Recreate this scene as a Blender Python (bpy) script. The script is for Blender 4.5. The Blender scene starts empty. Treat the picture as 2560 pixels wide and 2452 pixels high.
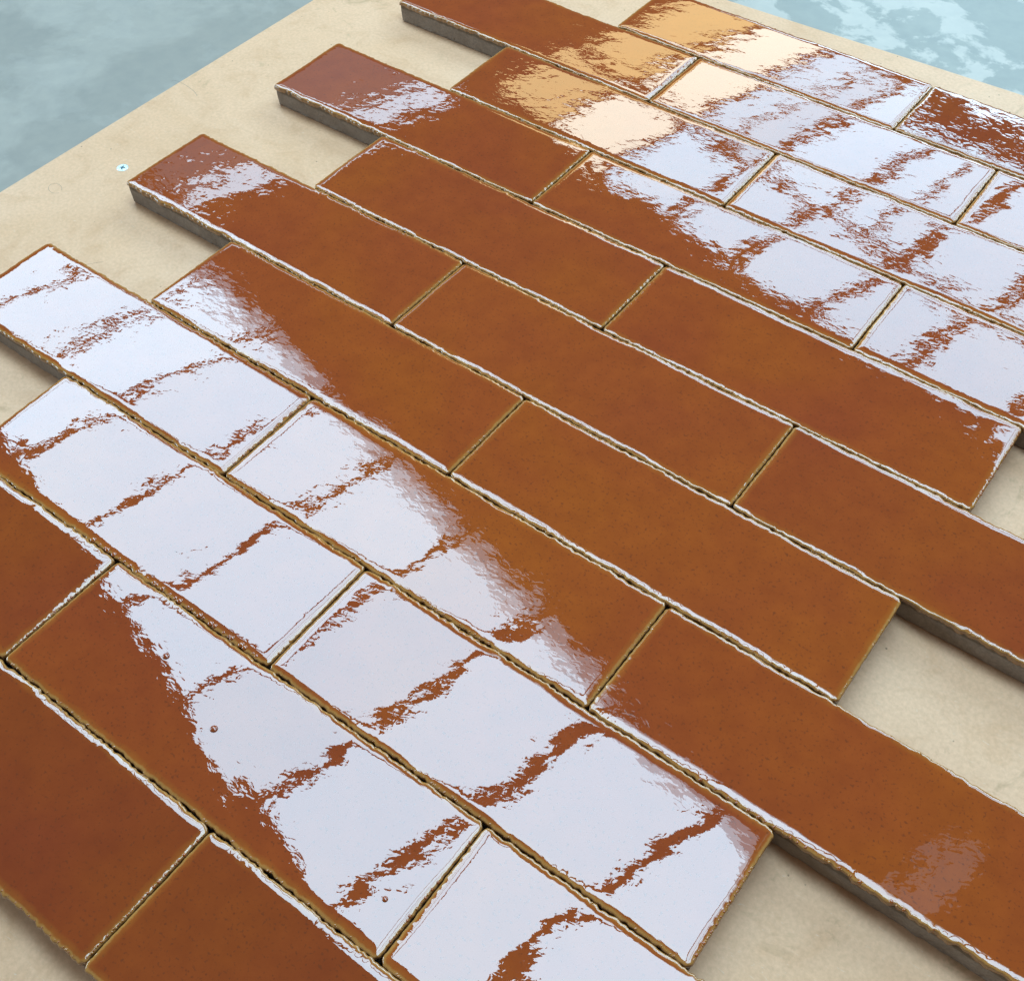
import bpy, math, random
import numpy as np
from mathutils import Matrix, Vector

sc = bpy.context.scene
S = 0.075            # one tile width in metres
TH = 0.24 * S        # tile thickness: top face of the tiles above the board

# ------------------------------------------------------------------ camera
cam_d = bpy.data.cameras.new('camera')
cam = bpy.data.objects.new('camera', cam_d)
sc.collection.objects.link(cam)
sc.camera = cam
cam_d.sensor_width = 36.0
cam_d.lens = 41.81
cam_d.clip_start = 0.01
cam_d.clip_end = 100.0
RM = ((0.80224012, -0.46107036, 0.37924255),
      (0.59697979, 0.62497338, -0.50301432),
      (-0.00509151, 0.62993840, 0.77662841))
loc = Vector((7.27785 * S, -11.36278 * S, 6.88887 * S + TH))
m = Matrix(RM).to_4x4()
m.translation = loc
cam.matrix_world = m

# ------------------------------------------------------------------ world (dim interior air) and exposure
w = bpy.data.worlds.new('World')
sc.world = w
w.use_nodes = True
bg = w.node_tree.nodes['Background']
bg.inputs['Color'].default_value = (1.0, 0.94, 0.86, 1)
bg.inputs['Strength'].default_value = 0.17
sc.view_settings.view_transform = 'Standard'
sc.view_settings.look = 'None'
sc.view_settings.gamma = 1.0
sc.view_settings.exposure = 0.0
sc.view_settings.use_curve_mapping = False

# ------------------------------------------------------------------ lamps: rows of roof lights overhead, panes between glazing bars
CH = 30 * S + TH                     # height of the roof lights
AA = math.atan2(0.259, 0.966)
ax, ay = math.cos(AA), math.sin(AA)  # along the rows of panes (plan, y towards the photographer)


def pane(a0, a1, b0, b1, col, rad, z=CH):
    """one rectangular roof-light pane, a along the row, b across it, in tile widths"""
    a, b = (a0 + a1) / 2, (b0 + b1) / 2
    X = a * ax + b * ay
    Y = a * ay - b * ax
    ld = bpy.data.lights.new('roof_light_pane', 'AREA')
    ld.shape = 'RECTANGLE'
    ld.size = (a1 - a0) * S
    ld.size_y = (b1 - b0) * S
    ld.color = col
    ld.energy = rad * ld.size * ld.size_y * math.pi
    lo = bpy.data.objects.new('roof_light_pane', ld)
    sc.collection.objects.link(lo)
    lo.location = (X * S, -Y * S, z)
    lo.rotation_euler = (0, 0, -AA)
    return lo


SKY = (0.55, 0.81, 1.0)
WARM = (1.0, 0.80, 0.38)
CREAM = (0.92, 0.97, 0.84)
R1 = 9.5
R2 = 7.7
PITCH, BAR = 4.75, 0.52
rl = random.Random(11)                # the sky is not equally bright behind every pane
for k in range(-10, 4):
    a0 = 1.0 + k * PITCH + BAR / 2
    a1 = 1.0 + (k + 1) * PITCH - BAR / 2
    if a1 > -40:
        v = rl.uniform(0.86, 1.04)
        pane(a0, a1, -5.5, 5.6, SKY, R1 * v)
        pane(a0, a1, 5.6, 6.2, SKY, R1 * 0.5)  # extra dimmer lamp strips, added to soften the row's far edge
        pane(a0, a1, 6.2, 6.8, SKY, R1 * 0.2)
# second row of panes, in two tiers; the panes at one end are amber sheet
for k in range(-10, 3):
    a0 = 1.0 + k * PITCH + BAR / 2
    a1 = 1.0 + (k + 1) * PITCH - BAR / 2
    am = (a0 + a1) / 2
    col, r = (0.50, 0.79, 1.0), R2
    a0, a1 = a0 + 0.06, a1 - 0.06
    if am < -33:
        col, r = WARM, R2 * 0.50
    elif am < -28.5:
        col, r = CREAM, R2 * 0.84
    if am < -38:
        continue
    pane(a0, a1, 26.3, 31.9, col, r)
    r *= rl.uniform(0.88, 1.04)
    # the far tier has a slimmer bar down the middle of some panes
    if k % 2 == 0 and col[0] < 0.6:
        pane(a0, am - 0.16, 32.7, 44.5, col, r)
        pane(am + 0.16, a1, 32.7, 44.5, col, r * 0.95)
    else:
        pane(a0, a1, 32.7, 44.5, col, r)
# third row, farther off, an added source to brighten the floor
for k in range(-9, 5):
    pane(1.0 + k * PITCH + BAR / 2, 1.0 + (k + 1) * PITCH - BAR / 2, 50.0, 72.0, SKY, R1 * 1.1)
# dim panes past the end of the rows
pane(-39.4, -37.3, 8.0, 24.5, SKY, R1 * 0.62)
pane(-47, -40.0, 8.0, 25.0, SKY, R1 * 0.06)
pane(6.4, 7.4, 7.4, 12.0, SKY, R1 * 0.06)
# low side window, off towards the floor side
ld = bpy.data.lights.new('side_window', 'AREA')
ld.shape = 'RECTANGLE'
ld.size, ld.size_y = 2.4, 1.2
ld.color = SKY
ld.energy = 9.0 * 2.4 * 1.2 * math.pi
lo = bpy.data.objects.new('side_window', ld)
sc.collection.objects.link(lo)
lo.location = (-3.4, -1.9, 0.95)
lo.rotation_euler = Vector((-3.4 - 0.1, -1.9 + 0.4, 0.95)).to_track_quat('Z', 'Y').to_euler()


# ------------------------------------------------------------------ material helpers
def newmat(name):
    mt = bpy.data.materials.new(name)
    mt.use_nodes = True
    nt = mt.node_tree
    return mt, nt, nt.nodes['Principled BSDF']


def N(nt, typ, **kw):
    n = nt.nodes.new(typ)
    for k, v in kw.items():
        if hasattr(n, k) and k not in n.inputs:
            setattr(n, k, v)
        else:
            n.inputs[k].default_value = v
    return n


def lk(nt, a, b):
    nt.links.new(a, b)


def noise(nt, vec, scale, detail=3.0, rough=0.55, dist=0.0):
    n = nt.nodes.new('ShaderNodeTexNoise')
    n.inputs['Scale'].default_value = scale
    n.inputs['Detail'].default_value = detail
    n.inputs['Roughness'].default_value = rough
    n.inputs['Distortion'].default_value = dist
    lk(nt, vec, n.inputs['Vector'])
    return n.outputs['Fac']


def ramp(nt, fac, stops):
    r = nt.nodes.new('ShaderNodeValToRGB')
    el = r.color_ramp.elements
    while len(el) < len(stops):
        el.new(0.5)
    for e, (p, c) in zip(el, stops):
        e.position = p
        e.color = (*c, 1) if not isinstance(c, float) else (c, c, c, 1)
    lk(nt, fac, r.inputs['Fac'])
    return r.outputs['Color']


def mix(nt, fac, c1, c2, mode='MIX'):
    mx = nt.nodes.new('ShaderNodeMix')
    mx.data_type = 'RGBA'
    mx.blend_type = mode
    for sock, v in ((mx.inputs[0], fac), (mx.inputs[6], c1), (mx.inputs[7], c2)):
        if hasattr(v, 'links'):
            lk(nt, v, sock)
        elif isinstance(v, (int, float)):
            sock.default_value = v
        else:
            sock.default_value = (*v, 1)
    return mx.outputs[2]


def mth(nt, op, a, b=None, clamp=False):
    n = nt.nodes.new('ShaderNodeMath')
    n.operation = op
    n.use_clamp = clamp
    for sock, v in ((n.inputs[0], a), (n.inputs[1], b)):
        if v is None:
            continue
        if hasattr(v, 'links'):
            lk(nt, v, sock)
        else:
            sock.default_value = v
    return n.outputs[0]


# ------------------------------------------------------------------ glaze
def glaze_material():
    mt, nt, bs = newmat('brown_glaze')
    pos = nt.nodes.new('ShaderNodeNewGeometry').outputs['Position']
    at = nt.nodes.new('ShaderNodeAttribute')
    at.attribute_name = 'rim'
    rim = at.outputs['Fac']                                   # millimetres in from the glaze's lower border
    oi = nt.nodes.new('ShaderNodeObjectInfo')
    big = noise(nt, pos, 11, 2, 0.45, 0.3)
    mid = noise(nt, pos, 75, 4, 0.6)
    fine = noise(nt, pos, 620, 2, 0.5)
    c = ramp(nt, big, [(0.30, (0.280, 0.0490, 0.0095)), (0.5, (0.298, 0.0555, 0.0082)), (0.68, (0.315, 0.0640, 0.0068))])
    c2 = ramp(nt, mid, [(0.3, (0.90, 0.87, 0.90)), (0.7, (1.06, 1.09, 1.06))])
    c = mix(nt, 1.0, c, c2, 'MULTIPLY')
    # each tile's firing tone, with painted-in photographer's shade on the nearest ones
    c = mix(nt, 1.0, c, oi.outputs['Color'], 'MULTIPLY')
    # iron specks in the glaze
    vor = nt.nodes.new('ShaderNodeTexVoronoi')
    vor.inputs['Scale'].default_value = 330
    lk(nt, pos, vor.inputs['Vector'])
    spk = ramp(nt, vor.outputs['Distance'], [(0.07, 1.0), (0.20, 0.0)])
    sel = ramp(nt, noise(nt, pos, 210, 1), [(0.51, 0.0), (0.62, 1.0)])
    c = mix(nt, mth(nt, 'MULTIPLY', mth(nt, 'MULTIPLY', spk, sel), 0.62), c, (0.10, 0.018, 0.006))
    c = mix(nt, mth(nt, 'MULTIPLY', ramp(nt, fine, [(0.60, 0.0), (0.70, 1.0)]), 0.65), c, (0.14, 0.03, 0.008))
    # glaze breaks thin and amber over the rim
    wob = mth(nt, 'MULTIPLY', mth(nt, 'SUBTRACT', noise(nt, pos, 120, 3), 0.5), 3.6)
    rw = mth(nt, 'ADD', rim, wob)
    am = ramp(nt, mth(nt, 'DIVIDE', rw, 16.0), [(0.18, 1.0), (0.26, 0.5), (0.42, 0.0)])
    c = mix(nt, mth(nt, 'MULTIPLY', am, 0.55), c, (0.44, 0.155, 0.018))
    wob2 = mth(nt, 'MULTIPLY', mth(nt, 'SUBTRACT', noise(nt, pos, 420, 2), 0.5), 1.6)
    rw2 = mth(nt, 'ADD', rim, wob2)
    cr = ramp(nt, mth(nt, 'DIVIDE', rw2, 16.0), [(0.12, 0.0), (0.15, 1.0), (0.19, 0.9), (0.25, 0.0)])
    c = mix(nt, mth(nt, 'MULTIPLY', cr, 0.55), c, (0.48, 0.27, 0.075))
    dk = ramp(nt, mth(nt, 'DIVIDE', rw2, 16.0), [(0.12, 1.0), (0.16, 0.0)])
    c = mix(nt, mth(nt, 'MULTIPLY', dk, 0.75), c, (0.22, 0.122, 0.045))
    lk(nt, c, bs.inputs['Base Color'])
    bs.inputs['Roughness'].default_value = 0.012
    bs.inputs['IOR'].default_value = 1.80
    # orange-peel ripple of the fired surface
    map_ = N(nt, 'ShaderNodeMapping')
    map_.inputs['Scale'].default_value = (0.62, 1.0, 1.0)
    map_.inputs['Rotation'].default_value = (0, 0, math.radians(-38))
    lk(nt, pos, map_.inputs['Vector'])
    pv = map_.outputs['Vector']
    ra = nt.nodes.new('ShaderNodeAttribute')
    ra.attribute_name = 'ripple'
    msk = ramp(nt, noise(nt, pos, 30, 2), [(0.36, 0.30), (0.60, 1.0)])
    msk = mth(nt, 'MULTIPLY', msk, ra.outputs['Fac'])
    r1 = noise(nt, pv, 300, 2, 0.45, 0.8)
    r2 = noise(nt, pv, 130, 2, 0.5, 0.3)
    r3 = noise(nt, pv, 210, 1, 0.5, 0.6)
    mfin = mth(nt, 'MINIMUM', msk, 1.0)
    coarse = mth(nt, 'MULTIPLY', mth(nt, 'ADD', mth(nt, 'MULTIPLY', r2, 1.3), mth(nt, 'MULTIPLY', r3, 1.0)), msk)
    r4 = noise(nt, pv, 620, 1, 0.5, 0.5)
    hgt = mth(nt, 'ADD', mth(nt, 'MULTIPLY', mth(nt, 'ADD', r1, mth(nt, 'MULTIPLY', r4, 0.15)), mfin), coarse)
    bp = nt.nodes.new('ShaderNodeBump')
    bp.inputs['Strength'].default_value = 1.0
    bp.inputs['Distance'].default_value = 0.000017
    lk(nt, hgt, bp.inputs['Height'])
    lk(nt, bp.outputs['Normal'], bs.inputs['Normal'])
    return mt


def clay_material():
    mt, nt, bs = newmat('grey_clay')
    pos = nt.nodes.new('ShaderNodeNewGeometry').outputs['Position']
    tc = nt.nodes.new('ShaderNodeTexCoord')
    sep = nt.nodes.new('ShaderNodeSeparateXYZ')
    lk(nt, tc.outputs['Object'], sep.inputs[0])
    n1 = noise(nt, pos, 60, 4, 0.6)
    n2 = noise(nt, pos, 700, 3, 0.6)
    c = ramp(nt, n1, [(0.3, (0.215, 0.165, 0.128)), (0.7, (0.31, 0.25, 0.203))])
    c = mix(nt, 0.5, c, ramp(nt, n2, [(0.3, (0.6, 0.6, 0.6)), (0.7, (1.2, 1.2, 1.2))]), 'MULTIPLY')
    zz = mth(nt, 'ADD', mth(nt, 'MULTIPLY', sep.outputs['Z'], 1000), mth(nt, 'MULTIPLY', mth(nt, 'SUBTRACT', noise(nt, pos, 90, 3), 0.5), 3.5))
    band = ramp(nt, mth(nt, 'DIVIDE', zz, 20.0), [(0.60, 0.0), (0.66, 1.0)])
    c = mix(nt, mth(nt, 'MULTIPLY', band, 0.8), c, (0.125, 0.088, 0.052))
    lk(nt, c, bs.inputs['Base Color'])
    bs.inputs['Roughness'].default_value = 0.85
    bs.inputs['Specular IOR Level'].default_value = 0.25
    bp = nt.nodes.new('ShaderNodeBump')
    bp.inputs['Strength'].default_value = 0.6
    bp.inputs['Distance'].default_value = 0.0004
    lk(nt, n2, bp.inputs['Height'])
    lk(nt, bp.outputs['Normal'], bs.inputs['Normal'])
    return mt


def board_material():
    mt, nt, bs = newmat('fibreboard')
    pos = nt.nodes.new('ShaderNodeNewGeometry').outputs['Position']
    n0 = noise(nt, pos, 5, 5, 0.6, 0.6)
    n1 = noise(nt, pos, 38, 5, 0.65, 0.8)
    n2 = noise(nt, pos, 420, 3, 0.65)
    c = ramp(nt, n0, [(0.30, (0.69, 0.418, 0.238)), (0.55, (0.755, 0.478, 0.296)), (0.75, (0.785, 0.515, 0.33))])
    c = mix(nt, 1.0, c, ramp(nt, n1, [(0.28, (0.91, 0.87, 0.82)), (0.5, (1, 1, 1)), (0.8, (1.05, 1.03, 1.02))]), 'MULTIPLY')
    c = mix(nt, 1.0, c, ramp(nt, n2, [(0.3, (0.90, 0.885, 0.87)), (0.7, (1.06, 1.06, 1.06))]), 'MULTIPLY')
    # tan stains
    st = ramp(nt, noise(nt, pos, 22, 5, 0.7, 1.5), [(0.60, 0.0), (0.70, 1.0)])
    st = mth(nt, 'MULTIPLY', st, ramp(nt, noise(nt, pos, 4.5, 2), [(0.40, 0.0), (0.55, 1.0)]))
    c = mix(nt, mth(nt, 'MULTIPLY', st, 0.55), c, (0.36, 0.235, 0.115))
    # dark grit
    vor = nt.nodes.new('ShaderNodeTexVoronoi')
    vor.inputs['Scale'].default_value = 95
    lk(nt, pos, vor.inputs['Vector'])
    g = ramp(nt, vor.outputs['Distance'], [(0.035, 1.0), (0.07, 0.0)])
    g = mth(nt, 'MULTIPLY', g, ramp(nt, noise(nt, pos, 55, 1), [(0.52, 0.0), (0.56, 1.0)]))
    c = mix(nt, mth(nt, 'MULTIPLY', g, 0.75), c, (0.10, 0.055, 0.025))
    # pale fibres
    mp = nt.nodes.new('ShaderNodeMapping')
    mp.inputs['Scale'].default_value = (1.0, 6.0, 1.0)
    mp.inputs['Rotation'].default_value = (0, 0, 0.6)
    lk(nt, pos, mp.inputs['Vector'])
    fb = ramp(nt, noise(nt, mp.outputs['Vector'], 150, 2, 0.5, 2.0), [(0.68, 0.0), (0.76, 1.0)])
    c = mix(nt, mth(nt, 'MULTIPLY', fb, 0.38), c, (0.78, 0.70, 0.55))
    lk(nt, c, bs.inputs['Base Color'])
    bs.inputs['Roughness'].default_value = 0.5
    bs.inputs['Specular IOR Level'].default_value = 0.25
    bp = nt.nodes.new('ShaderNodeBump')
    bp.inputs['Strength'].default_value = 0.25
    bp.inputs['Distance'].default_value = 0.0003
    lk(nt, n2, bp.inputs['Height'])
    lk(nt, bp.outputs['Normal'], bs.inputs['Normal'])
    return mt


def floor_material():
    mt, nt, bs = newmat('worn_blue_floor_paint')
    pos = nt.nodes.new('ShaderNodeNewGeometry').outputs['Position']
    n0 = noise(nt, pos, 3.2, 4, 0.55, 0.5)
    n1 = noise(nt, pos, 9, 5, 0.58, 0.25)
    n2 = noise(nt, pos, 60, 4, 0.6)
    c = ramp(nt, n0, [(0.3, (0.27, 0.262, 0.232)), (0.55, (0.305, 0.290, 0.252)), (0.75, (0.335, 0.312, 0.268))])
    worn = ramp(nt, n1, [(0.50, 0.0), (0.60, 1.0)])
    c = mix(nt, mth(nt, 'MULTIPLY', worn, 0.22), c, (0.55, 0.51, 0.44))
    bare = ramp(nt, noise(nt, pos, 17, 6, 0.62, 0.2), [(0.53, 0.0), (0.575, 1.0)])
    # a paler area of the paint, fading outwards, with more bare patches
    dv = nt.nodes.new('ShaderNodeVectorMath')
    dv.operation = 'DISTANCE'
    lk(nt, pos, dv.inputs[0])
    dv.inputs[1].default_value = (0.42, 0.42, -0.018)
    pm = ramp(nt, dv.outputs['Value'], [(0.40, 1.0), (0.62, 0.0)])
    c = mix(nt, mth(nt, 'MULTIPLY', pm, 0.55), c, (0.35, 0.39, 0.365))
    c = mix(nt, mth(nt, 'MULTIPLY', mth(nt, 'MULTIPLY', bare, 0.62), mth(nt, 'MAXIMUM', pm, 0.12)), c, (0.60, 0.57, 0.51))
    c = mix(nt, 1.0, c, ramp(nt, n2, [(0.3, (0.93, 0.94, 0.95)), (0.7, (1.05, 1.04, 1.03))]), 'MULTIPLY')
    lk(nt, c, bs.inputs['Base Color'])
    bs.inputs['Roughness'].default_value = 0.5
    bs.inputs['IOR'].default_value = 1.3
    return mt


def simple(name, col, rough, metal=0.0):
    mt, nt, bs = newmat(name)
    pos = nt.nodes.new('ShaderNodeNewGeometry').outputs['Position']
    c = ramp(nt, noise(nt, pos, 500, 3), [(0.3, tuple(v * 0.8 for v in col)), (0.7, col)])
    lk(nt, c, bs.inputs['Base Color'])
    bs.inputs['Roughness'].default_value = rough
    bs.inputs['Metallic'].default_value = metal
    return mt


M_GLAZE = glaze_material()
M_CLAY = clay_material()
M_BOARD = board_material()
M_FLOOR = floor_material()
M_ZINC = simple('zinc_plated_steel', (0.62, 0.74, 0.78), 0.38, 0.85)
M_RECESS = simple('dark_steel_recess', (0.05, 0.085, 0.09), 0.6, 0.4)
M_PENCIL = simple('graphite', (0.22, 0.19, 0.15), 0.6)


# ------------------------------------------------------------------ mesh helper
def mesh_obj(name, verts, faces, mat, parent=None, smooth=False, attr=None, ripple=None):
    me = bpy.data.meshes.new(name)
    if isinstance(verts, np.ndarray) and isinstance(faces, np.ndarray):
        k = faces.shape[1]
        me.vertices.add(len(verts))
        me.vertices.foreach_set('co', verts.astype(np.float32).ravel())
        me.loops.add(faces.size)
        me.loops.foreach_set('vertex_index', faces.astype(np.int32).ravel())
        me.polygons.add(len(faces))
        me.polygons.foreach_set('loop_start', np.arange(0, faces.size, k, dtype=np.int32))
        me.polygons.foreach_set('loop_total', np.full(len(faces), k, dtype=np.int32))
        me.update(calc_edges=True)
    else:
        me.from_pydata(verts, [], faces)
    if attr is not None:
        a = me.attributes.new('rim', 'FLOAT', 'POINT')
        a.data.foreach_set('value', attr.astype(np.float32).ravel())
    if ripple is not None:
        a = me.attributes.new('ripple', 'FLOAT', 'POINT')
        a.data.foreach_set('value', ripple.astype(np.float32).ravel())
    if smooth:
        me.polygons.foreach_set('use_smooth', np.ones(len(me.polygons), dtype=bool))
    me.materials.append(mat)
    me.validate()
    o = bpy.data.objects.new(name, me)
    sc.collection.objects.link(o)
    if parent is not None:
        o.parent = parent
    return o


# ------------------------------------------------------------------ setting: floor and board
BT = 0.018
fl_v = [(-6, -6, -BT), (6, -6, -BT), (6, 6, -BT), (-6, 6, -BT)]
fl = mesh_obj('floor', fl_v, [(0, 1, 2, 3)], M_FLOOR)
fl['kind'] = 'structure'


def board():
    # outline in plan, far long edge bows very slightly
    x0, x1 = -2.44 * S, 13.5 * S
    y1 = -15.5 * S
    top = []
    nx = 60
    for i in range(nx + 1):
        x = x0 + (x1 - x0) * i / nx
        u = x / S
        top.append((x, (0.585 + 0.043 * max(0, u - 1.2) - 0.004 * max(0, u - 6) ** 2 * 0) * S))
    pts = top + [(x1, y1), (x0, y1)]
    vs, fs = [], []
    n = len(pts)
    cx, cy = (x0 + x1) / 2, (y1) / 2
    for (z, ins) in ((-BT - 0.0003, 0.0), (-0.0008, 0.0), (-0.0002, 0.0003), (0.0, 0.0009)):
        for (x, y) in pts:
            dx, dy = cx - x, cy - y
            vs.append((x + (ins if dx > 0 else -ins), y + (ins if dy > 0 else -ins), z))
    for r in range(3):
        for i in range(n):
            j = (i + 1) % n
            fs.append((r * n + j, r * n + i, (r + 1) * n + i, (r + 1) * n + j))
    fs.append(tuple(range(3 * n + n - 1, 3 * n - 1, -1)))
    fs.append(tuple(range(n)))
    o = mesh_obj('board', vs, fs, M_BOARD)
    o['label'] = 'beige fibreboard sheet lying on the blue floor under all the tiles'
    o['category'] = 'board'
    return o


board_o = board()
# faint pencil scribbles on the bare board
rp = random.Random(4)


def pencil(pts, r=0.00016):
    vs, fs = [], []
    n = len(pts)
    for i, (x, y) in enumerate(pts):
        x2, y2 = pts[min(i + 1, n - 1)]
        x1, y1 = pts[max(i - 1, 0)]
        d = math.hypot(x2 - x1, y2 - y1) or 1
        nx, ny = -(y2 - y1) / d * r, (x2 - x1) / d * r
        vs += [(x + nx, y + ny, 0.00001), (x, y, 0.00008), (x - nx, y - ny, 0.00001)]
    for i in range(n - 1):
        for k in range(2):
            a = i * 3 + k
            fs.append((a, a + 1, a + 4, a + 3))
    return mesh_obj('pencil_mark', vs, fs, M_PENCIL, board_o)


def arc(cx, cy, rx, ry, a0, a1, rot=0, n=18):
    out = []
    for i in range(n):
        a = a0 + (a1 - a0) * i / (n - 1)
        x, y = rx * math.cos(a), ry * math.sin(a)
        out.append(((cx + x * math.cos(rot) - y * math.sin(rot)) * S, -(cy + x * math.sin(rot) + y * math.cos(rot)) * S))
    return out


pencil(arc(7.15, 4.75, 0.16, 0.45, -2.4, 0.6, 0.5))
pencil(arc(7.25, 4.95, 0.14, 0.40, -2.8, 0.2, 0.7))
pencil(arc(7.05, 4.9, 0.7, 0.10, 0.3, 1.6, 0.8))
pencil(arc(-2.05, 6.35, 0.085, 0.06, 0.0, 5.6, 0.3), 0.0001)
pencil(arc(-2.3, 4.4, 0.22, 0.05, 2.8, 6.0, 0.15), 0.00012)
pencil(arc(-0.9, 6.9, 0.12, 0.006, 3.2, 6.2, -0.9), 0.0001)

# ------------------------------------------------------------------ screw driven into the board
scr = bpy.data.objects.new('countersunk_screw', None)
sc.collection.objects.link(scr)
scr.location = (-1.772 * S, -5.735 * S, 0)
scr.rotation_euler = (0, 0, 0.5)
scr['label'] = 'small zinc cross-head screw sunk flush in the bare board'
scr['category'] = 'screw'


def lathe(prof, n=28):
    vs, fs = [], []
    for (r, z) in prof:
        for i in range(n):
            a = 2 * math.pi * i / n
            vs.append((r * math.cos(a), r * math.sin(a), z))
    for k in range(len(prof) - 1):
        for i in range(n):
            j = (i + 1) % n
            fs.append((k * n + i, k * n + j, (k + 1) * n + j, (k + 1) * n + i))
    fs.append(tuple(range((len(prof) - 1) * n, len(prof) * n)))
    fs.append(tuple(range(n - 1, -1, -1)))
    return vs, fs


v, f = lathe([(0.0010, -0.012), (0.0014, -0.004), (0.0040, -0.0006), (0.0043, 0.00005), (0.0041, 0.00025), (0.0036, 0.0003), (0.0016, 0.0003)])
mesh_obj('screw_head', v, f, M_ZINC, scr, smooth=False)
cw, cl = 0.00055, 0.0022
cross = [(cw, cw), (cw, cl), (-cw, cl), (-cw, cw), (-cl, cw), (-cl, -cw), (-cw, -cw), (-cw, -cl), (cw, -cl), (cw, -cw), (cl, -cw), (cl, cw)]
vs = [(x, y, 0.00036) for x, y in cross] + [(x, y, 0.0001) for x, y in cross]
fs = [tuple(range(12))] + [((i + 1) % 12, i, i + 12, (i + 1) % 12 + 12) for i in range(12)]
mesh_obj('cross_recess', vs, fs, M_RECESS, scr)

# ------------------------------------------------------------------ tiles
PROF = [(0.30, -3.0), (0.05, -2.4), (0.0, -1.8), (0.05, -1.36), (0.18, -1.02), (0.40, -0.76), (0.70, -0.57), (1.1, -0.41),
        (1.6, -0.275), (2.2, -0.165), (2.9, -0.085), (3.7, -0.033), (4.6, -0.008), (5.6, 0.0), (7.0, 0.0)]
PROF = [(d * 1e-3, z * 1e-3) for d, z in PROF]
QARC = [0.0]
for (d0, z0), (d1, z1) in zip(PROF, PROF[1:]):
    QARC.append(QARC[-1] + math.hypot(d1 - d0, z1 - z0) * 1000)
STEP = 0.00095


def wave1(rng, s, lo, hi, n=9):
    """smooth 1-D noise, roughly -1..1, wavelengths lo..hi metres"""
    out = np.zeros_like(s)
    for k in range(n):
        lam = lo * (hi / lo) ** rng.random()
        out += np.sin(2 * math.pi * s / lam + rng.random() * 6.283)
    return out / math.sqrt(n / 2) / 1.6


def wave2(rng, X, Y, lo, hi, n, slope):
    """sum of plane ripples, height field with the given rms slope"""
    h = np.zeros_like(X)
    for k in range(n):
        lam = lo * (hi / lo) ** rng.random()
        th = rng.random() * 2 * math.pi
        kk = 2 * math.pi / lam
        amp = slope / math.sqrt(n / 2) / kk
        h += amp * np.sin(kk * (X * math.cos(th) + Y * math.sin(th)) + rng.random() * 6.283)
    return h


def axis(L):
    d = [p[0] for p in PROF]
    z = [p[1] for p in PROF]
    q = list(QARC)
    n = max(2, int(round((L - 2 * 0.0083) / STEP)))
    mid = np.linspace(0.0083, L - 0.0083, n)
    pos = np.array(d + list(mid) + [L - v for v in d[::-1]])
    zz = np.array(z + [0.0] * n + z[::-1])
    edge = np.minimum(pos, L - pos)
    qq = np.array(q + list((edge[len(d):len(d) + n] - 0.0083) * 1000 + QARC[-1] + 0.9) + q[::-1])
    return pos, zz, edge, qq


def scallop(rng, s, period):
    ph = s / period * math.pi + 1.3 * wave1(rng, s, 0.006, 0.02)
    return np.abs(np.sin(ph)) ** 0.7


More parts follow.
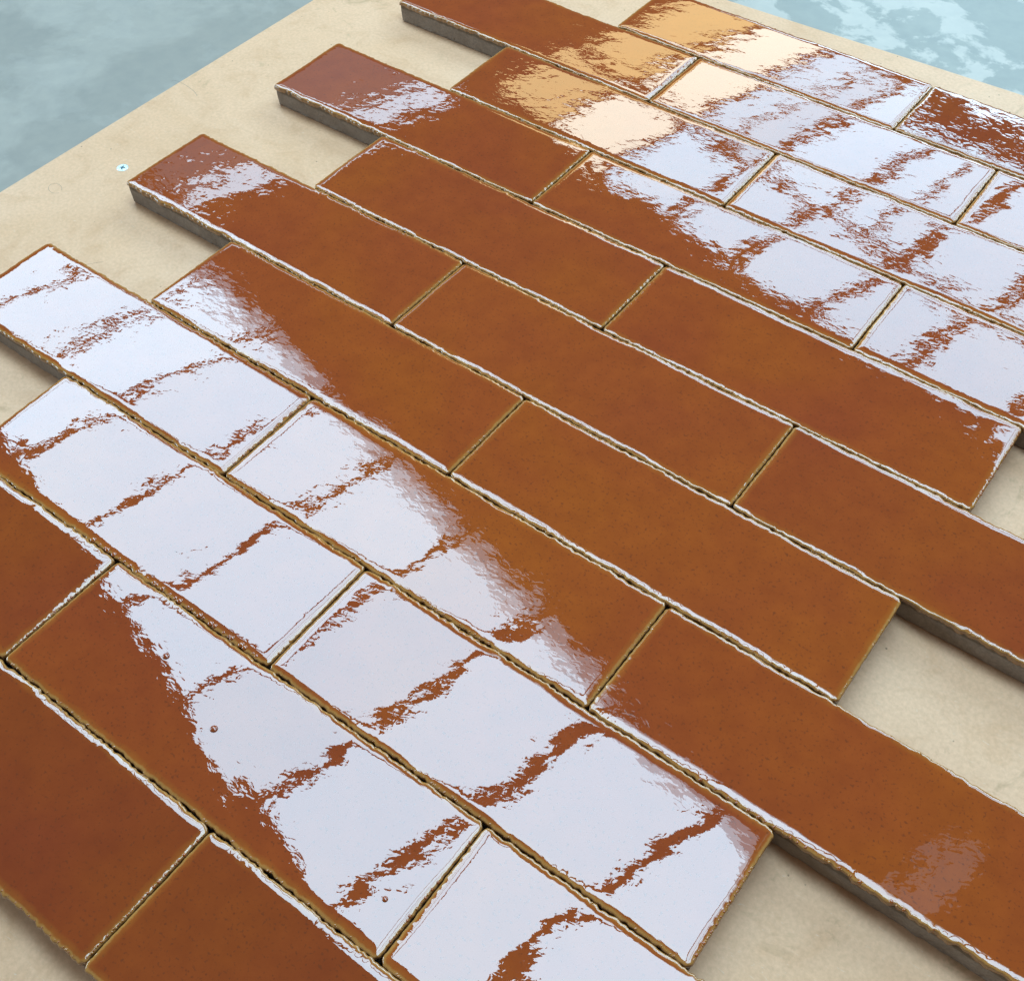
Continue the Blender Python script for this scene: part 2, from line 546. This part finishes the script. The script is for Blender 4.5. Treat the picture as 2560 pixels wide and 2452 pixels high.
def make_tile(key, x0, x1, yu, yl, label, tilt=(0, 0), seed=1, ripple=(1.0, 1.0, 1.0)):
    rng = np.random.default_rng(seed)
    L = (x1 - x0 - 0.0085) * S
    Wd = (yl - yu) * S
    cx, cy = (x0 + x1) / 2 * S, -(yu + yl) / 2 * S
    root = bpy.data.objects.new('glazed_tile', None)
    sc.collection.objects.link(root)
    root.location = (cx, cy, 0)
    root.rotation_euler = (0, 0, math.radians(float(rng.normal()) * 0.10))
    root['label'] = label
    root['category'] = 'tile'
    root['group'] = 'brown glazed tiles laid on the board'
    # --- glaze
    px, zx, ex, qx = axis(L)
    py, zy, ey, qy = axis(Wd)
    X, Y = np.meshgrid(px, py, indexing='ij')
    ZX, ZY = np.meshgrid(zx, zy, indexing='ij')
    EX, EY = np.meshgrid(ex, ey, indexing='ij')
    QX, QY = np.meshgrid(qx, qy, indexing='ij')
    Q = np.minimum(QX, QY)
    # lip height varies along each side
    lip = 0.9 + 0.3 * wave2(rng, X, Y, 0.03, 0.09, 6, 1.0) / 0.008
    lip = np.clip(lip, 0.45, 1.35)
    ZX = np.where(ZX > -0.0005, ZX * lip, ZX + 0.0005 * (1 - lip))
    ZY = np.where(ZY > -0.0005, ZY * lip, ZY + 0.0005 * (1 - lip))
    mn = np.minimum(ZX, ZY)
    Z = np.where(mn < 0, mn, np.maximum(ZX, ZY))
    # round the corners in plan
    rc = 0.0032
    sx = np.where(X < L / 2, 1.0, -1.0)
    sy = np.where(Y < Wd / 2, 1.0, -1.0)
    cm = (EX < rc) & (EY < rc)
    vx, vy = (rc - EX) / rc, (rc - EY) / rc
    ln = np.sqrt(vx ** 2 + vy ** 2) + 1e-9
    mm = np.maximum(vx, vy)
    ddx = np.where(cm, (vx - vx * mm / ln) * rc, 0.0)
    ddy = np.where(cm, (vy - vy * mm / ln) * rc, 0.0)
    X = X + sx * ddx
    Y = Y + sy * ddy
    # wandering, beaded rim
    fx = np.exp(-(QX / 3.2) ** 2)
    fy = np.exp(-(QY / 3.2) ** 2)
    zb = np.zeros_like(Z)
    for side in (0, 1):
        s = py
        e = 0.00010 * wave1(rng, s, 0.010, 0.05)
        am = np.clip(0.5 + 0.6 * wave1(rng, s, 0.02, 0.06), 0, 1.2)
        b = scallop(rng, s, 0.0026 + 0.001 * rng.random()) * am
        off = (e + 0.00022 * b)[None, :] * fx + (0.00018 * wave1(rng, s, 0.0035, 0.011))[None, :] * np.exp(-(QX / 5.0) ** 2)
        half = (X < L / 2) if side == 0 else (X >= L / 2)
        X = np.where(half, X - off if side == 0 else X + off, X)
        zb = np.where(half, zb + (0.00007 * (b - 0.4))[None, :] * np.exp(-((QX - 2.6) / 1.2) ** 2), zb)
        s = px
        e = 0.00030 * wave1(rng, s, 0.012, 0.07) + 0.00014 * wave1(rng, s, 0.004, 0.010)
        am = np.clip(0.45 + 0.7 * wave1(rng, s, 0.03, 0.09), 0, 1.3)
        b = scallop(rng, s, 0.0030 + 0.0012 * rng.random()) * am
        off = (e + 0.00055 * b)[:, None] * fy + (0.00034 * wave1(rng, s, 0.0035, 0.011) + 0.0003 * wave1(rng, s, 0.012, 0.04))[:, None] * np.exp(-(QY / 5.0) ** 2)
        half = (Y < Wd / 2) if side == 0 else (Y >= Wd / 2)
        Y = np.where(half, Y - off if side == 0 else Y + off, Y)
        zb = np.where(half, zb + (0.00013 * (b - 0.4) + 0.00008 * wave1(rng, s, 0.010, 0.05))[:, None] * np.exp(-((QY - 2.8) / 1.3) ** 2), zb)
    Z = Z + zb
    # drip line of the glaze border on the clay
    low = np.exp(-(Q / 1.1) ** 2)
    Z = Z - low * 0.0006 * (1 + wave2(rng, X, Y, 0.006, 0.03, 8, 1.0) / 0.004)
    # warped, slumped surface
    inner = np.clip(Q / 9.0, 0, 1)
    Z = Z + wave2(rng, X, Y, 0.028, 0.11, 12, math.radians(0.12 if key[0] in 'ABCD' else 0.21))
    Z = Z + wave2(rng, X, Y, 0.008, 0.022, 16, math.radians(0.10)) * inner
    Z = Z + (X - L / 2) * math.radians(tilt[0]) + (Y - Wd / 2) * math.radians(tilt[1])
    r0, r1, rfall = ripple
    RP = r1 + (r0 - r1) * np.clip(1 - X / L / rfall, 0, 1) ** 0.5
    nx, ny = X.shape
    V = np.stack([X - L / 2, Y - Wd / 2, Z + TH], -1).reshape(-1, 3)
    idx = np.arange(nx * ny).reshape(nx, ny)
    F = np.stack([idx[:-1, :-1], idx[1:, :-1], idx[1:, 1:], idx[:-1, 1:]], -1).reshape(-1, 4)
    mesh_obj('glaze', V, F, M_GLAZE, root, smooth=True, attr=Q.ravel(), ripple=RP.ravel())
    # --- clay body, undercut and chipped along its foot
    bl, bw = L / 2 - 0.0002, Wd / 2 - 0.0002
    per = []
    nsx, nsy = int(L / 0.0022), int(Wd / 0.0022)
    cr = 0.0022

    def side(xa, ya, xb, yb, n, nrm):
        for i in range(n):
            t = i / n
            per.append((xa + (xb - xa) * t, ya + (yb - ya) * t, nrm[0], nrm[1]))
    side(-bl + cr, -bw, bl - cr, -bw, nsx, (0, -1))
    side(bl - cr * .3, -bw + cr * .3, bl - cr * .3, -bw + cr * .31, 1, (.7, -.7))
    side(bl, -bw + cr, bl, bw - cr, nsy, (1, 0))
    side(bl - cr * .3, bw - cr * .3, bl - cr * .31, bw - cr * .3, 1, (.7, .7))
    side(bl - cr, bw, -bl + cr, bw, nsx, (0, 1))
    side(-bl + cr * .3, bw - cr * .3, -bl + cr * .3, bw - cr * .31, 1, (-.7, .7))
    side(-bl, bw - cr, -bl, -bw + cr, nsy, (-1, 0))
    side(-bl + cr * .3, -bw + cr * .3, -bl + cr * .31, -bw + cr * .3, 1, (-.7, -.7))
    per = np.array(per)
    n = len(per)
    s = np.arange(n) * 0.0022
    rings = []
    topz = TH - 0.0012
    for (z, ins, rough) in ((-0.00015, 0.0019, 0.0), (0.0009, 0.00115, 1.0), (0.0022, 0.0010, 0.45), (0.006, 0.0007, 0.25),
                            (0.010, 0.0005, 0.25), (topz - 0.0018, 0.00035, 0.3), (topz, 0.0007, 0.1)):
        jig = rough * (0.00025 * wave1(rng, s, 0.006, 0.03) + 0.00012 * rng.normal(size=n))
        chip = 0.0
        if rough == 1.0:
            chip = np.clip(wave1(rng, s, 0.008, 0.05) - 0.65, 0, 1) * 0.0012
        d = -ins + jig - chip
        zz = np.full(n, z)
        if rough == 1.0:
            zz = zz + chip * 0.9 + 0.0003 * np.abs(wave1(rng, s, 0.004, 0.02))
        rings.append(np.stack([per[:, 0] + per[:, 2] * d, per[:, 1] + per[:, 3] * d, zz], -1))
    V = np.concatenate(rings)
    vs = [tuple(p) for p in V.tolist()]
    fs = []
    for r in range(len(rings) - 1):
        for i in range(n):
            j = (i + 1) % n
            fs.append((r * n + i, r * n + j, (r + 1) * n + j, (r + 1) * n + i))
    fs.append(tuple(range(n - 1, -1, -1)))
    fs.append(tuple(range((len(rings) - 1) * n, len(rings) * n)))
    mesh_obj('clay_body', vs, fs, M_CLAY, root)
    # --- beads of glaze standing on the rim
    beads(root, rng, L, Wd)
    return root, L, Wd


def beads(root, rng, L, Wd):
    vs, fs, at = [], [], []
    NS, NR = 9, 4

    def bead(x, y, z, r, qv):
        b0 = len(vs)
        for k in range(NR):
            ph = math.pi / 2 * k / NR
            for i in range(NS):
                a = 2 * math.pi * i / NS
                vs.append((x + r * math.cos(ph) * math.cos(a), y + r * math.cos(ph) * math.sin(a), z + r * 0.8 * math.sin(ph)))
                at.append(qv)
        vs.append((x, y, z + r * 0.8))
        at.append(qv)
        for k in range(NR - 1):
            for i in range(NS):
                j = (i + 1) % NS
                fs.append((b0 + k * NS + i, b0 + k * NS + j, b0 + (k + 1) * NS + j, b0 + (k + 1) * NS + i))
        for i in range(NS):
            fs.append((b0 + (NR - 1) * NS + i, b0 + (NR - 1) * NS + (i + 1) % NS, b0 + NR * NS))

    for side, n, Ls in ((0, 130, L), (1, 70, Wd), (2, 40, L)):
        dens = rng.random() * 6.28
        for k in range(n):
            s = rng.random()
            if 0.5 + 0.5 * math.sin(dens + s * 9) < rng.random() * 1.15:
                continue
            r = 0.00026 + 0.00050 * rng.random() ** 2.4
            p = (s - 0.5) * (Ls - 0.008)
            ins = 0.0004 + 0.0007 * rng.random()
            z = TH - 0.00062
            if side == 0:
                bead(p, -Wd / 2 + ins, z, r, 3.4)
            elif side == 1:
                bead(L / 2 - ins, p, z, r, 3.2)
            else:
                bead(p, Wd / 2 - ins, z, r, 3.2)
    if vs:
        o = mesh_obj('glaze_beads', vs, fs, M_GLAZE, root, smooth=True, attr=np.array(at))
        o['kind'] = 'stuff'


TILES = [
    ('A0', 0.932, 4.204, 0.024, 0.964), ('A1', 4.204, 7.489, 0.024, 0.964),
    ('B0', -1.322, 1.983, 1.013, 1.969), ('B1', 1.983, 5.286, 1.013, 1.969), ('B2', 5.286, 8.571, 1.013, 1.969),
    ('C0', 0.203, 3.463, 2.041, 3.009), ('C1', 3.463, 6.748, 2.041, 3.009),
    ('D0', -1.301, 1.998, 3.038, 4.007), ('D1', 1.998, 5.273, 3.038, 4.007), ('D2', 5.273, 8.558, 3.038, 4.007),
    ('E0', 0.187, 3.475, 4.062, 5.037), ('E1', 3.475, 6.745, 4.062, 5.037),
    ('F0', -1.286, 2.021, 5.075, 6.044), ('F1', 2.021, 5.299, 5.075, 6.044), ('F2', 5.299, 8.584, 5.075, 6.044),
    ('G0', 0.137, 3.43, 6.085, 7.047), ('G1', 3.43, 6.682, 6.085, 7.047),
    ('H0', -1.181, 2.061, 7.086, 8.053), ('H1', 2.061, 5.386, 7.086, 8.053), ('H2', 5.386, 8.671, 7.086, 8.053),
    ('I0', 0.271, 3.501, 8.091, 9.072), ('I1', 3.501, 6.788, 8.091, 9.072),
    ('J0', -1.261, 2.024, 9.097, 10.08), ('J1', 2.024, 5.345, 9.097, 10.08), ('J2', 5.345, 8.63, 9.097, 10.08),
    ('K0', 0.734, 4.019, 10.114, 11.097), ('K1', 4.019, 7.304, 10.114, 11.097),
]
# tile rows butt up with a joint of about a millimetre
ROWY = {}
for key, x0, x1, yu, yl in TILES:
    ROWY[key[0]] = [yu, yl]
for r0, r1 in zip('ABCDEFGHIJ', 'BCDEFGHIJK'):
    mid = (ROWY[r0][1] + ROWY[r1][0]) / 2
    ROWY[r0][1], ROWY[r1][0] = mid - 0.0042, mid + 0.0042
ROWY['A'][0] -= 0.015
ROWY['K'][1] += 0.015
TILES = [(k, x0, x1, ROWY[k[0]][0], ROWY[k[0]][1]) for k, x0, x1, yu, yl in TILES]
ORD = ['first', 'second', 'third', 'fourth', 'fifth', 'sixth', 'seventh', 'eighth', 'ninth', 'tenth', 'eleventh']
TILT = {'A1': (0.0, -0.9), 'J0': (0.0, 0.35), 'K1': (0.0, 0.25), 'H2': (0.0, -0.35), 'E1': (0.0, 0.32), 'D1': (0.0, -0.12)}
# orange-peel strength: at the screw end, over the rest, and how far the first reaches
RIP = {'F0': (7.0, 1.2, 0.45), 'D0': (4.5, 1.2, 0.6), 'E0': (4.0, 1.2, 0.3), 'C0': (3.0, 1.3, 0.4), 'C1': (1.8, 1.8, 1.0), 'D2': (1.8, 1.8, 1.0), 'H2': (1.4, 2.2, 0.6),
       'A1': (5.0, 5.0, 1.0), 'A0': (1.2, 1.1, 1.0), 'B0': (1.6, 1.3, 1.0), 'B1': (1.1, 1.0, 1.0), 'B2': (1.0, 1.0, 1.0), 'D1': (1.3, 1.3, 1.0),
       'H0': (1.6, 1.4, 0.5), 'G0': (2.2, 1.4, 0.4)}
# firing tone of each glaze; the nearest tiles darkened for the photographer's shade
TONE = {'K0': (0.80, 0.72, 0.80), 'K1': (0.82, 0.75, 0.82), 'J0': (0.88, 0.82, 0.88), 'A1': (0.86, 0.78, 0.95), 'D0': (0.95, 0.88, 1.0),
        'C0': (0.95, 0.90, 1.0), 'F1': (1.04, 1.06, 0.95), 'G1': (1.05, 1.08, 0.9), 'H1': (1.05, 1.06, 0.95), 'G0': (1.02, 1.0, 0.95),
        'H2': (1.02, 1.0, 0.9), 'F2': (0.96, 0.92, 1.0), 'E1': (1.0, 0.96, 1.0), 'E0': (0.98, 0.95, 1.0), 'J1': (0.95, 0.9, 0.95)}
GL = {}
for i, (key, x0, x1, yu, yl) in enumerate(TILES):
    row = 'ABCDEFGHIJK'.index(key[0])
    lab = 'glossy brown tile, %s from the screw end, %s row in from the long board edge' % (ORD[int(key[1])], ORD[row])
    GL[key] = make_tile(key, x0, x1, yu, yl, lab, TILT.get(key, (0, 0)), 100 + i * 7, RIP.get(key, (1.35, 1.35, 1.0)))
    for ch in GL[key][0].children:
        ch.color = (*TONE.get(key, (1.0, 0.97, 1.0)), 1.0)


# blisters in the glaze
def blister(key, x, y, r):
    root, L, Wd = GL[key]
    t = [q for q in TILES if q[0] == key][0]
    lx = (x - (t[1] + t[2]) / 2) * S
    ly = -(y - (t[3] + t[4]) / 2) * S
    vs, fs = lathe([(r * 1.05, TH - 0.0006)] + [(r * math.cos(a), TH - 0.0001 + r * 0.55 * math.sin(a)) for a in np.linspace(0, 1.4, 7)], 20)
    vs = [(a + lx, b + ly, c) for a, b, c in vs]
    mesh_obj('glaze_blister', vs, fs, M_GLAZE, root, smooth=True, attr=np.full(len(vs), 14.0))


blister('J1', 2.90, 9.43, 0.0019)
blister('J1', 3.55, 9.62, 0.0020)
blister('J1', 5.15, 9.80, 0.0014)

# a run of fat beads along one rim, small ones along a few tile ends
def bead_row(key, edge, s0, s1, n, r0, r1, seed, ins=0.0006, flat=0.9):
    root, L, Wd = GL[key]
    rr = np.random.default_rng(seed)
    vs, fs = [], []
    for k in range(n):
        s = s0 + (s1 - s0) * (k + 0.7 * rr.random()) / n
        r = r0 + (r1 - r0) * rr.random() ** 1.6
        if edge == 'low':
            x, y = (s - 0.5) * L, -Wd / 2 + ins + 0.0004 * rr.random()
        else:
            x, y = L / 2 - 0.0006 - 0.0004 * rr.random(), (s - 0.5) * Wd
        v, f = lathe([(r * math.cos(a), TH - 0.0007 + r * flat * math.sin(a)) for a in np.linspace(0, 1.35, 5)], 10)
        b0 = len(vs)
        vs += [(a + x, b + y, c) for a, b, c in v]
        fs += [tuple(i + b0 for i in q) for q in f]
    o = mesh_obj('rim_beads', vs, fs, M_GLAZE, root, smooth=True, attr=np.full(len(vs), 4.2))
    o['kind'] = 'stuff'


bead_row('I0', 'low', 0.45, 0.98, 30, 0.0010, 0.0021, 1, 0.0013, 0.55)
bead_row('J0', 'end', 0.05, 0.95, 30, 0.0004, 0.0009, 2)
bead_row('K0', 'end', 0.05, 0.95, 26, 0.0004, 0.0010, 3)
bead_row('H0', 'end', 0.10, 0.95, 22, 0.0004, 0.0009, 4)
bead_row('J1', 'end', 0.10, 0.95, 18, 0.0004, 0.0009, 5)
bead_row('I1', 'end', 0.05, 0.70, 22, 0.0005, 0.0010, 6)
bead_row('H2', 'low', 0.25, 0.75, 24, 0.0006, 0.0012, 7)
bead_row('K0', 'low', 0.5, 0.98, 26, 0.0003, 0.0006, 8)
bead_row('E1', 'end', 0.10, 0.95, 26, 0.0005, 0.0011, 9)
